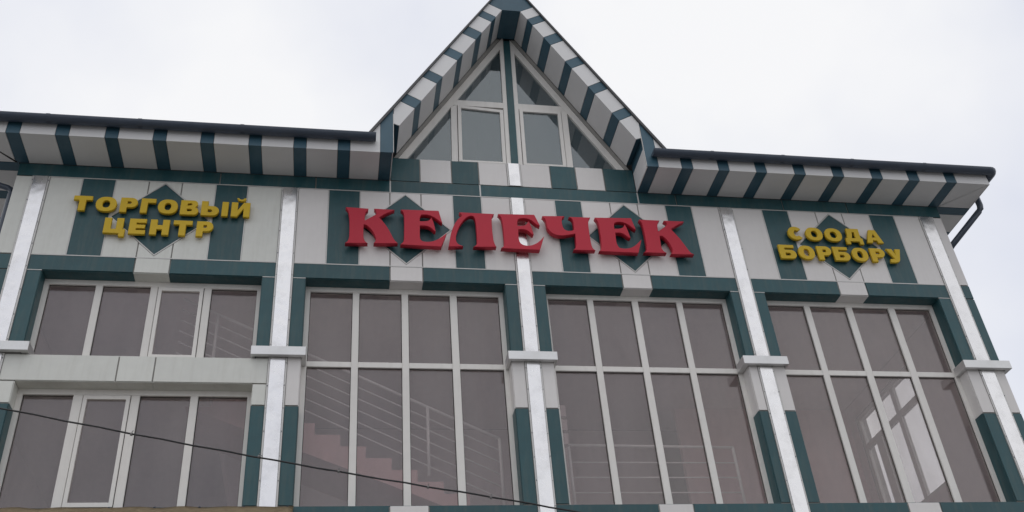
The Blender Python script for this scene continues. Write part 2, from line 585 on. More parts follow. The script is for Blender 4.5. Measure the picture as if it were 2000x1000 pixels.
def window(x0, x1, z0, z1, mulls, trans=(), sash=()):
    y = RY
    bm = bmesh.new()
    bars(bm, x0 + 0.001, x1 - 0.001, z0 + 0.001, z1 - 0.001, (0.072, 0.072, 0.085, 0.085), y, y + 0.085)
    w = obj('window', bm, 'frame', bld)
    for a, b in mulls:
        box('mullion', 'frame', w, a, b, y + 0.002, y + 0.08, z0 + 0.086, z1 - 0.086, 0.003)
    xs = [x0 + 0.073] + [v for ab in mulls for v in ab] + [x1 - 0.073]
    cells = [(xs[i], xs[i + 1]) for i in range(0, len(xs), 2)]
    zs = [z0 + 0.086] + [v for ab in trans for v in ab] + [z1 - 0.086]
    rows = [(zs[i], zs[i + 1]) for i in range(0, len(zs), 2)]
    for a, b in trans:
        for c0, c1 in cells:
            box('transom', 'frame', w, c0 + 0.001, c1 - 0.001, y + 0.004, y + 0.08, a, b, 0.003)
    for ci, (c0, c1) in enumerate(cells):
        for r0, r1 in rows:
            if ci in sash:
                bm = bmesh.new()
                bars(bm, c0 + 0.010, c1 - 0.010, r0 + 0.010, r1 - 0.010, (0.052, 0.052, 0.06, 0.06), y - 0.012, y + 0.055)
                bmesh.ops.recalc_face_normals(bm, faces=bm.faces)
                obj('sash', bm, 'frame', w)
                bm = bmesh.new()
                bars(bm, c0 + 0.001, c1 - 0.001, r0 + 0.001, r1 - 0.001, (0.012, 0.012, 0.012, 0.012), y + 0.02, y + 0.05)
                obj('gasket', bm, 'gasket', w)
                pane(w, c0 + 0.056, c1 - 0.056, r0 + 0.064, r1 - 0.064, y + 0.02)
            else:
                bm = bmesh.new()
                bars(bm, c0 - 0.001, c1 + 0.001, r0 - 0.001, r1 + 0.001, (0.009, 0.009, 0.009, 0.009), y + 0.034, y + 0.042)
                obj('gasket', bm, 'gasket', w)
                pane(w, c0 - 0.002, c1 + 0.002, r0 - 0.002, r1 + 0.002, y + 0.045)
    return w

TR = [(9.268, 9.358)]
window(OPEN[0][0], OPEN[0][1], 9.26, HB, [(-3.543, -3.443), (-2.754, -2.650), (-1.971, -1.864)], (), (2,))
window(OPEN[0][0], OPEN[0][1], SILL, 8.836, [(-3.542, -3.415), (-2.772, -2.656), (-1.972, -1.866)], (), (1,))
window(OPEN[1][0], OPEN[1][1], SILL, HB, [(0.270, 0.372), (1.030, 1.134), (1.794, 1.905)], TR)
window(OPEN[2][0], OPEN[2][1], SILL, HB, [(4.045, 4.145), (4.800, 4.905), (5.567, 5.668)], TR)
window(OPEN[3][0], OPEN[3][1], SILL, HB, [(7.826, 7.932), (8.590, 8.706), (9.380, 9.500)], TR)

# ------------------------------------------------------------------ frieze band under the eaves
zb0, zb1 = FR + 0.004, SOF - 0.010
for x0, x1 in ((XL, -1.912), (-1.912, -0.382), (-0.382, 0.842), (0.842, 2.364), (2.364, 5.150), (5.150, 5.847), (5.847, 7.850), (7.850, 9.091), (9.091, XR)):
    panel(x0, x1, FR, SOF, T, -0.004, 0.015, 'frieze_panel')
for x in (0.842, 2.364, 5.150):
    box('joint_trim', 'trim', bld, x - 0.012, x + 0.012, -0.008, 0.0155, FR + 0.01, SOF - 0.01)

# chequered panels at the foot of the gable
CH = [(XC - 2.15, 1.345, T), (1.345, 1.888, W), (1.888, 2.358, T), (2.358, 2.862, W), (3.100, 3.628, W), (3.628, 4.086, T), (4.086, 4.592, W), (4.592, XC + 2.152, T)]
for a, b, m in CH:
    panel(a, b, SOF, 13.275, m)

# ------------------------------------------------------------------ gable
LEAN = 0.0235
def gx(u, z):
    return XC + u + LEAN * max(0.0, z - 13.36)
def hw_in(z):
    return 2.050 - (z - 13.36) * (2.050 - 0.174) / (16.50 - 13.36)
def hw_out(z):
    return hw_in(z) + 0.330
KX = (2.050 - 0.174) / (16.50 - 13.36)
ZAP = 16.50
ZTOP = 13.36 + (2.050 + 0.330) / KX      # outer rake closes at the ridge

def P(s, u, z):
    return (gx(s * u, z), z)

YF = -EAVE
# soffit and fascia pieces along the rake: (z from, z to, colour)
SEG = [(16.50, 16.29, EW), (16.29, 16.14, ET), (16.14, 15.82, EW), (15.82, 15.625, ET), (15.625, 15.215, EW), (15.215, 15.04, ET),
       (15.04, 14.595, EW), (14.595, 14.42, ET), (14.42, 13.97, EW), (13.97, 13.79, ET), (13.79, 13.36, EW)]
gd = Vector((KX, 1.0)).normalized()       # direction up the rake in (-u, z)
def outer_pt(z):
    """foot of the perpendicular from inner rake point at height z to the outer rake: returns (u, z)"""
    perp = 0.330 * gd.y                   # distance between the two rakes
    u, zz = hw_in(z), z
    nx, nz_ = gd.y, gd.x
    return (u + nx * perp, zz + nz_ * perp)
jg = 0.005
for s in (-1, 1):
    for z1, z0, m in SEG:
        # soffit piece: thin slab just above the inner rake line
        a, b = z0 + jg, z1 - jg
        nu, nz_ = gd.y * 0.014, gd.x * 0.014
        prism('soffit_panel', m, bld, [P(s, hw_in(a), a), P(s, hw_in(b), b), P(s, hw_in(b) + nu, b + nz_), P(s, hw_in(a) + nu, a + nz_)], YF + 0.016, -0.002)
        # fascia piece
        if z0 > 13.4:
            oa, ob = outer_pt(a), outer_pt(b)
            prism('fascia_panel', m, bld, [P(s, hw_in(a), a), P(s, hw_in(b), b), P(s, *ob), P(s, *oa)], YF, YF + 0.015)
        else:
            ob = outer_pt(b)
            zc = 13.40
            xi = 2.150
            zo = 13.36 + (2.050 + 0.330 - xi) / KX
            prism('fascia_panel', m, bld, [P(s, hw_in(a), a), P(s, hw_in(b), b), P(s, *ob), P(s, xi - jg, zo), P(s, xi - jg, zc + 0.003), P(s, 2.135, zc + 0.003)], YF, YF + 0.015)
    # dark ledge at the foot of the rake, the dark upper and white lower part of the closing cheek
    prism('soffit_panel', ET, bld, [P(s, 2.052, 13.362), P(s, 2.052, 13.376), P(s, 2.150, 13.416), P(s, 2.150, 13.402)], YF + 0.016, -0.002)
    x0, x1 = sorted((XC + s * 2.153, XC + s * 2.166))
    box('cheek_panel', ET, bld, x0, x1, YF + 0.016, -0.002, 13.185, 13.414)
    box('cheek_panel', EW, bld, x0, x1, YF + 0.016, -0.002, 12.752, 13.180)
# apex: teal cap on the fascia and teal soffit
ua = hw_in(ZAP)
oa = outer_pt(ZAP)
prism('fascia_panel', ET, bld, [P(-1, ua, ZAP + 0.002), P(1, ua, ZAP + 0.002), P(1, *oa), P(1, 0.0, ZTOP), P(-1, *oa)], YF, YF + 0.015)
prism('soffit_panel', ET, bld, [P(-1, ua, ZAP), P(1, ua, ZAP), P(1, ua, ZAP + 0.014), P(-1, ua, ZAP + 0.014)], YF + 0.016, -0.002)

# eave fascia end pieces that run up into the gable
def zo(u):
    return 13.36 + (2.050 + 0.330 - u) / KX
EG = 13.05                                # eave fascia top
for s in (-1, 1):
    u0, u1 = 2.153, 2.360
    prism('fascia_panel', ET, bld, [(XC + s * u0, 12.752), (XC + s * u1, 12.752), (XC + s * u1, zo(u1)), P(s, u0, zo(u0))], YF, YF + 0.015)
    bm = bmesh.new()
    a0, a1 = sorted((XC + s * (u0 - 0.012), XC + s * (u0 - 0.002)))
    add_box(bm, a0, a1, YF - 0.008, YF + 0.016, 12.752, 13.62)
    obj('joint_trim', bm, 'trim', bld)

# gable window wall
GY = 0.03
ZG = 13.28
def rk(u_off):
    return lambda z: hw_in(z) - u_off
post0, post1 = -0.040, 0.086
prism('gable_post', M['teal'], bld, [(gx(post0, ZG), ZG), (gx(post1, ZG), ZG), (gx(post1, 16.46), 16.46), (gx(post0, 16.46), 16.46)], GY - 0.012, GY + 0.10)
for s in (-1, 1):
    # trim between soffit and frame
    prism('rake_trim', 'core', bld, [P(s, hw_in(ZG) - 0.004, ZG), P(s, hw_in(16.48), 16.48), P(s, hw_in(16.48) - 0.075, 16.48), P(s, hw_in(ZG) - 0.079, ZG)], GY - 0.02, GY + 0.10)
for s in (-1, 1):
    pin = 0.043 if s < 0 else 0.089       # where the window meets the post
    fo, fi = 0.080, 0.225                 # rake frame, outer and inner horizontal offsets
    def zr(u, off):                       # height of a rake offset line at half width u
        return 13.36 + (2.050 - off - u) / KX
    ztr0, ztr1 = 14.655, 14.790           # transom
    um0, um1 = (0.975, 1.085) if s < 0 else (0.965, 1.075)      # mullion between casement and side light
    bm = bmesh.new()
    # rake bar
    add_prism(bm, [P(s, hw_in(ZG + 0.002) - fo, ZG + 0.002), P(s, pin, zr(pin, fo)), P(s, pin, zr(pin, fi)), P(s, hw_in(ZG + 0.002) - fi, ZG + 0.002)], GY, GY + 0.08)
    # bar along the post
    add_prism(bm, [P(s, pin, ZG + 0.001), P(s, pin + 0.075, ZG + 0.001), P(s, pin + 0.075, zr(pin + 0.075, fi) + 0.02), P(s, pin, zr(pin, fi) + 0.02)], GY + 0.002, GY + 0.08)
    gw = obj('gable_window', bm, 'frame', bld)
    uj = pin + 0.075
    umx = hw_in(ztr0) - fi
    prism('transom', 'frame', gw, [P(s, uj, ztr0), P(s, hw_in(ztr0) - fi + 0.03, ztr0), P(s, hw_in(ztr1) - fi + 0.03, ztr1), P(s, uj, ztr1)], GY + 0.004, GY + 0.08)
    prism('mullion', 'frame', gw, [P(s, um0, ZG + 0.001), P(s, um1, ZG + 0.001), P(s, um1, zr(um1, fi) + 0.04), P(s, um0, ztr0 - 0.001)], GY + 0.003, GY + 0.08)
    # panes: upper triangle, side light
    prism('pane', 'gable_glass', gw, [P(s, uj - 0.004, ztr1 - 0.004), P(s, hw_in(ztr1) - fi + 0.01, ztr1 - 0.004), P(s, uj - 0.004, zr(uj, fi) + 0.02)], GY + 0.045, GY + 0.055)
    prism('pane', 'gable_glass', gw, [P(s, um1 - 0.004, ZG), P(s, hw_in(ZG) - fi + 0.01, ZG), P(s, um1 - 0.004, zr(um1, fi) + 0.02)], GY + 0.045, GY + 0.055)
    # casement; the left one hangs slightly askew
    c0, c1 = uj + 0.012, um0 - 0.012
    zt = ztr0 - 0.012
    dz = 0.055 if s < 0 else 0.0
    bw = 0.062
    bm = bmesh.new()
    Q = [(c0, ZG + 0.002), (c1, ZG + 0.002), (c1, zt), (c0, zt - dz)]
    I = [(c0 + bw, ZG + 0.04), (c1 - bw, ZG + 0.04), (c1 - bw, zt - 0.062), (c0 + bw, zt - dz - 0.058)]
    for k in range(4):
        a, b = Q[k], Q[(k + 1) % 4]
        d_, c_ = I[k], I[(k + 1) % 4]
        add_prism(bm, [P(s, *a), P(s, *b), P(s, *c_), P(s, *d_)], GY - 0.014, GY + 0.05)
    obj('sash', bm, 'frame', gw)
    prism('pane', 'gable_glass', gw, [P(s, u, z) for u, z in ((I[0][0] - .004, I[0][1] - .004), (I[1][0] + .004, I[1][1] - .004), (I[2][0] + .004, I[2][1] + .004), (I[3][0] - .004, I[3][1] + .004))], GY + 0.018, GY + 0.028)
    bm = bmesh.new()
    add_prism(bm, [P(s, uj + 0.001, ZG + 0.002), P(s, um0 - 0.001, ZG + 0.002), P(s, um0 - 0.001, ztr0 - 0.002), P(s, uj + 0.001, ztr0 - 0.002)], GY + 0.06, GY + 0.064)
    bm.free()

# ------------------------------------------------------------------ main eaves: soffit and fascia pieces
darkL = [(-5.057, -4.856), (-4.345, -4.145), (-3.619, -3.423), (-2.905, -2.703), (-2.185, -1.983), (-1.445, -1.249), (-0.745, -0.544), (-0.045, 0.152), (0.636, XC - 2.168)]
darkR = [(XC + 2.168, 5.350), (5.771, 5.973), (6.436, 6.632), (7.122, 7.318), (7.834, 8.040), (8.559, 8.764), (9.299, 9.506), (10.011, 10.221), (10.746, 10.951)]
EXL, EXR = -5.65, 11.60
def eave_piece(a, b, m, fascia=True, clip=None):
    box('soffit_panel', m, bld, a + 0.004, b - 0.004, YF + 0.016, -0.006, SOF, SOF + 0.014)
    if fascia:
        box('fascia_panel', m, bld, a + 0.004, b - 0.004, YF, YF + 0.0145, SOF - 0.004, EG)

def run(dark):
    for i, (a, b) in enumerate(dark):
        end = (i == len(dark) - 1 and dark is darkL) or (i == 0 and dark is darkR)
        eave_piece(a, b, ET, fascia=not end)
        if i + 1 < len(dark):
            c = dark[i + 1][0]
            nxt_end = dark is darkL and i + 1 == len(dark) - 1
            if end or nxt_end:
                # white sliver beside the gable, cut by the rake
                box('soffit_panel', EW, bld, b + 0.004, c - 0.004, YF + 0.016, -0.006, SOF, SOF + 0.014)
                s = -1 if nxt_end else 1
                far = (XC - b if nxt_end else c - XC) - 0.004
                near = 2.364
                ue = 2.380 + (13.36 - EG) * KX
                poly = [(XC + s * near, SOF - 0.004), (XC + s * far, SOF - 0.004), (XC + s * far, EG), (XC + s * ue, EG), (XC + s * near, zo(near))]
                prism('fascia_panel', EW, bld, poly, YF, YF + 0.0145)
            else:
                eave_piece(b, c, EW)
run(darkL)
run(darkR)
# corner pieces, mitred
for s, xd, xc_, xe in ((1, 10.951, XR, EXR), (-1, -5.057, XL, EXL)):
    z0, z1 = SOF, SOF + 0.014
    e = s * 0.004
    prism('soffit_panel', EW, bld, [(xd + e, YF + 0.016), (xe - s * 0.02, YF + 0.016), (xc_ + s * 0.01, -0.004), (xd + e, -0.004)], z0, z1, 'z')
    prism('soffit_panel', EW, bld, [(xe - s * 0.016, YF + 0.024), (xe - s * 0.016, -0.010), (xc_ + s * 0.018, -0.010)], z0, z1, 'z')
    x0, x1 = sorted((xd + e, xe))
    box('fascia_panel', EW, bld, x0, x1, YF, YF + 0.0145, SOF - 0.004, EG)
    # side eave
    y = 0.0
    k = 0
    while y < DEPTH - 0.8:
        w = 0.205 if k % 2 == 0 else 0.515
        m = ET if k % 2 == 0 else EW
        x0, x1 = sorted((xc_ + s * 0.012, xe - s * 0.016))
        box('soffit_panel', m, bld, x0, x1, y + 0.004, y + w - 0.004, z0, z1)
        x0, x1 = sorted((xe - s * 0.0145, xe))
        box('fascia_panel', ET if k % 2 == 0 else EW, bld, x0, x1, y + 0.004, y + w - 0.004, SOF - 0.004, EG)
        y += w
        k += 1
    x0, x1 = sorted((xe - s * 0.0145, xe))
    box('fascia_panel', EW, bld, x0, x1, YF + 0.016, -0.004, SOF - 0.004, EG)

# ------------------------------------------------------------------ gutters and downpipes
def gutter(path, name='gutter'):
    bm = bmesh.new()
    r0, r1, n = 0.093, 0.085, 12
    prof = [(math.cos(math.pi + math.pi * k / n) * r0, math.sin(math.pi + math.pi * k / n) * r0) for k in range(n + 1)]
    prof += [(math.cos(2 * math.pi - math.pi * k / n) * r1, math.sin(2 * math.pi - math.pi * k / n) * r1) for k in range(n + 1)]
    pts = [Vector(p) for p in path]
    rings = []
    for i, p in enumerate(pts):
        if i == 0:
            d = (pts[1] - p).normalized(); sc2 = 1
        elif i == len(pts) - 1:
            d = (p - pts[i - 1]).normalized(); sc2 = 1
        else:
            d1 = (pts[i + 1] - p).normalized(); d0 = (p - pts[i - 1]).normalized()
            d = (d1 + d0).normalized(); sc2 = 1 / max(0.3, d.dot(d1))
        sd_ = Vector((d.y, -d.x, 0))
        rings.append([bm.verts.new(p + sd_ * a * sc2 + Vector((0, 0, b))) for a, b in prof])
    m_ = len(prof)
    for a, b in zip(rings, rings[1:]):
        for k in range(m_):
            bm.faces.new((a[k], a[(k + 1) % m_], b[(k + 1) % m_], b[k]))
    half = n + 1
    for r in (rings[0], rings[-1]):
        bm.faces.new(r[:half])
        bm.faces.new(r)
    return obj(name, bm, 'gutter', bld)
GYY, GZ = -0.800, 13.005
def corner(cx, cy, sx, r=0.10):
    pts = []
    for k in range(6):
        t = math.pi / 2 * k / 5
        pts.append((cx - sx * r + sx * r * math.sin(t), cy + r - r * math.cos(t), GZ))
    return pts
gutter([(0.560, GYY, GZ)] + corner(EXL - 0.10, GYY, -1) + [(EXL - 0.10, DEPTH, GZ)])
gutter([(5.258, GYY, GZ)] + corner(EXR + 0.10, GYY, 1) + [(EXR + 0.10, DEPTH, GZ)])
# joint sleeves of the gutter
for x in (-4.45, -3.1, -1.55, 6.3, 7.6, 8.9, 10.3):
    bm = bmesh.new()
    n = 12
    ra = [(math.cos(math.pi + math.pi * k / n) * 0.097, math.sin(math.pi + math.pi * k / n) * 0.097) for k in range(n + 1)]
    rb = [(a * 0.96, b * 0.96) for a, b in ra][::-1]
    add_prism(bm, [(GYY + a, GZ + b + 0.004) for a, b in ra + rb], x - 0.03, x + 0.03, 'x')
    obj('gutter_sleeve', bm, 'gutter', bld)

bm = bmesh.new()
add_tube(bm, [(11.70, -0.16, 12.95), (11.70, -0.16, 12.70), (11.685, -0.155, 12.63), (11.64, -0.14, 12.57), (11.10, 0.20, 12.03), (11.02, 0.32, 11.93), (11.00, 0.36, 11.83), (11.00, 0.36, 0.2)], 0.056, 14)
obj('downpipe', bm, 'gutter', bld)
bm = bmesh.new()
add_tube(bm, [(-5.75, 0.24, 12.95), (-5.75, 0.24, 12.72), (-5.74, 0.24, 12.66), (-5.68, 0.24, 12.60), (-5.16, 0.24, 12.42), (-5.10, 0.24, 12.38), (-5.09, 0.24, 12.30), (-5.09, 0.24, 0.2)], 0.048, 14)
obj('downpipe', bm, 'gutter', bld)

# ------------------------------------------------------------------ roofs
SLOPE = 0.70
ex0, ex1, ey0, ey1, ez = EXL - 0.06, EXR + 0.06, -0.745, DEPTH + 0.75, 13.055
yr = (ey0 + ey1) / 2
h = (yr - ey0) * SLOPE
ridge0, ridge1 = ex0 + (yr - ey0), ex1 - (yr - ey0)
lv = XC - 2.380 - (13.36 - ez) * KX
rv = XC + 2.380 + (13.36 - ez) * KX
yv = ey0 + (ZTOP - ez) / SLOPE
apx = gx(0, ZTOP)
bm = bmesh.new()
V = [bm.verts.new(p) for p in ((ex0, ey0, ez), (lv, ey0, ez), (apx, yv, ez + (yv - ey0) * SLOPE), (rv, ey0, ez), (ex1, ey0, ez),
                               (ridge1, yr, ez + h), (ridge0, yr, ez + h), (ex1, ey1, ez), (ex0, ey1, ez))]
bm.faces.new((V[0], V[1], V[2], V[6]))
bm.faces.new((V[3], V[4], V[5], V[2]))
bm.faces.new((V[2], V[5], V[6]))
bm.faces.new((V[4], V[7], V[5]))
bm.faces.new((V[7], V[8], V[6], V[5]))
bm.faces.new((V[8], V[0], V[6]))
r = bmesh.ops.solidify(bm, geom=list(bm.faces), thickness=0.03)
obj('roof', bm, 'roof', bld)
for s in (-1, 1):
    t = 0.045
    A = P(s, 2.380 + (13.36 - ez) * KX, ez)
    B = P(s, 0.0, ZTOP)
    nu = (s * gd.y * t, gd.x * t)
    bm = bmesh.new()
    yf = YF - 0.035
    q = [(A[0], yf, A[1]), (B[0], yf, B[1]), (B[0], yv + 0.05, B[1]), (A[0], ey0 + 0.05, A[1])]
    top = [(A[0] + nu[0], yf, A[1] + nu[1]), (B[0], yf, B[1] + t / gd.y * 0.9), (B[0], yv + 0.05, B[1] + t / gd.y * 0.9), (A[0] + nu[0], ey0 + 0.05, A[1] + nu[1])]
    v0 = [bm.verts.new(p) for p in q]
    v1 = [bm.verts.new(p) for p in top]
    bm.faces.new(v0); bm.faces.new(v1[::-1])
    for k in range(4):
        bm.faces.new((v0[k], v1[k], v1[(k + 1) % 4], v0[(k + 1) % 4]))
    obj('gable_roof', bm, 'roof', bld)

# ------------------------------------------------------------------ shell and inside of the building
IX0, IX1, IY0, IY1 = XL + 0.26, XR - 0.26, 0.402, 5.6
bm = bmesh.new()
add_box(bm, XL + 0.003, XL + 0.25, 0.402, DEPTH, 0.0, 12.74)
# right wall with the side window opening
wy0, wy1, wz0, wz1 = 1.95, 4.35, 8.20, 10.62
add_box(bm, IX1 + 0.01, XR - 0.003, 0.402, wy0, 0, 12.74)
add_box(bm, IX1 + 0.01, XR - 0.003, wy1, DEPTH, 0, 12.74)
add_box(bm, IX1 + 0.01, XR - 0.003, wy0, wy1, 0, wz0)
add_box(bm, IX1 + 0.01, XR - 0.003, wy0, wy1, wz1, 12.74)
add_box(bm, XL + 0.25, IX1 + 0.01, DEPTH - 0.25, DEPTH, 0, 12.74)
obj('side_wall', bm, 'side', bld)
bm = bmesh.new()
add_box(bm, IX0, 6.9, IY1, IY1 + 0.1, 7.0, 10.95)
add_box(bm, XL + 0.252, IX0, IY0, IY1, 7.0, 10.95)
add_box(bm, IX1, IX1 + 0.008, IY0, wy0, 7.0, 10.95)
add_box(bm, IX1, IX1 + 0.008, wy1, IY1, 7.0, 10.95)
add_box(bm, IX1, IX1 + 0.008, wy0, wy1, 7.0, wz0)
add_box(bm, IX1, IX1 + 0.008, wy0, wy1, wz1, 10.95)
obj('inner_wall', bm, 'inner_wall', bld)
box('inner_wall', 'pink_wall', bld, 6.9, IX1, IY1 - 1.0, IY1 - 0.9, 7.025, 10.955)
box('ceiling_slab', 'ceiling', bld, IX0, IX1, IY0, IY1, 10.96, 11.10)
box('floor_slab', 'floor', bld, IX0, IX1, IY0, IY1, 6.80, 7.02)
box('gallery_slab', 'ceiling', bld, IX0, -1.75, IY0 + 0.01, IY1 - 0.01, 8.90, 9.20)
box('attic_slab', 'floor', bld, XL + 0.26, XR - 0.26, 0.41, DEPTH - 0.26, 12.60, 12.72)

# side window
bm = bmesh.new()
def ybars(bm, y0, y1, z0, z1, w, x0, x1):
    add_box(bm, x0, x1, y0, y0 + w, z0, z1)
    add_box(bm, x0, x1, y1 - w, y1, z0, z1)
    add_box(bm, x0 + .001, x1, y0 + w, y1 - w, z0, z0 + w)
    add_box(bm, x0 + .001, x1, y0 + w, y1 - w, z1 - w, z1)
xw0, xw1 = IX1 + 0.04, IX1 + 0.11
ybars(bm, wy0 + .002, wy1 - .002, wz0 + .002, wz1 - .002, 0.085, xw0, xw1)
sw = obj('side_window', bm, 'frame', bld)
box('mullion', 'frame', sw, xw0 + .002, xw1, 2.83, 2.95, wz0 + .09, wz1 - .09)
box('transom', 'frame', sw, xw0 + .003, xw1, wy0 + .09, 2.828, 9.89, 10.01)
box('transom', 'frame', sw, xw0 + .003, xw1, 2.952, wy1 - .09, 9.89, 10.01)
box('mullion', 'frame', sw, xw0 + .002, xw1, 3.66, 3.90, wz0 + .09, 9.888)
for a, b, c, d in ((wy0 + .085, 2.83, wz0 + .085, 9.89), (wy0 + .085, 2.83, 10.01, wz1 - .085), (2.95, 3.66, wz0 + .085, 9.89), (3.90, wy1 - .085, wz0 + .085, 9.89), (2.95, wy1 - .085, 10.01, wz1 - .085)):
    box('pane', 'clear', sw, xw0 + .03, xw0 + .04, a, b, c, d)

# staircase behind the second bay
ST = 0.187 / 0.379
bm = bmesh.new()
y0, y1 = 0.83, 2.0
n0 = -5
nose = lambda k: (-0.231 + 0.379 * k, 8.640 - 0.187 * k)
pts = []
ks = range(-4, 8)
for k in ks:
    x, z = nose(k)
    pts.append((x, z))
    pts.append((x, z - 0.187))
xe, ze = pts[-1]
xs_, zs_ = pts[0][0] - 0.379, pts[0][1]
poly = [(xs_, zs_)] + pts + [(xe, 7.02), (xe - 0.05, 7.02)]
low = [(1.015, 7.60), (-0.396, 8.175), (xs_, 8.175 + (-0.396 - xs_) * 0.42)]
poly += low
add_prism(bm, poly, y0, y1)
stair = obj('staircase', bm, 'stair', bld)

def rail_bar(parent, a, b, r, name='rail'):
    bm = bmesh.new()
    add_tube(bm, [a, b], r, 8)
    return obj(name, bm, 'rail', parent)
ry = 0.80
bm = bmesh.new()
ra, rb = (-2.35, ry, 10.776), (2.533, ry, 8.386)
add_tube(bm, [ra, rb], 0.022, 8)
railing = obj('stair_railing', bm, 'rail', bld)
for k in range(1, 6):
    dzz = 0.196 * k
    rail_bar(railing, (-2.35, ry, 10.776 - dzz), (2.535, ry, 8.386 - dzz), 0.011)
for x in (-1.80, 1.452, 2.536):
    zt = 8.386 + (2.533 - x) * 0.4894
    rail_bar(railing, (x, ry, zt), (x, ry, zt - 1.13), 0.024, 'post')
bm = bmesh.new()
add_tube(bm, [(3.60, ry, 8.285), (6.262, ry, 8.256)], 0.022, 8)
railing = obj('landing_railing', bm, 'rail', bld)
for z in (8.0, 7.755, 7.51, 7.27):
    rail_bar(railing, (3.60, ry, z), (6.245, ry, z - 0.006), 0.011)
for x in (3.60, 6.255):
    rail_bar(railing, (x, ry, 8.256), (x, ry, 7.02), 0.024, 'post')
# banded upright behind the glass of the third bay
col = box('banded_upright', 'ceiling', bld, 3.38, 3.66, 0.95, 1.22, 7.025, 9.05)
for z in (8.32, 8.56, 8.80):
    box('upright_band', 'floor', col, 3.372, 3.668, 0.942, 1.228, z, z + 0.05)

# ------------------------------------------------------------------ signs
def flat_letter(polys, y0, y1, m, parent, name='letter', bev=0.004):
    cu = bpy.data.curves.new(name, 'CURVE')
    cu.dimensions = '2D'
    cu.fill_mode = 'BOTH'
    cu.extrude = (y1 - y0) / 2 - bev
    cu.bevel_depth = bev
    cu.bevel_resolution = 0
    cu.offset = -bev * 0.5
    for poly in polys:
        sp = cu.splines.new('POLY')
        sp.points.add(len(poly) - 1)
        for p, q in zip(sp.points, poly):
            p.co = (q[0], q[1], 0, 1)
        sp.use_cyclic_u = True
    tmp = bpy.data.objects.new(name, cu)
    C.objects.link(tmp)
    dg = bpy.context.evaluated_depsgraph_get()
    me = bpy.data.meshes.new_from_object(tmp.evaluated_get(dg))
    bpy.data.objects.remove(tmp)
    bm = bmesh.new()
    bm.from_mesh(me)
    bpy.data.meshes.remove(me)
    bmesh.ops.remove_doubles(bm, verts=bm.verts, dist=0.0005)
    for v in bm.verts:
        x, z, d = v.co
        v.co = (x, (y0 + y1) / 2 - d, z)
    return obj(name, bm, m, parent)

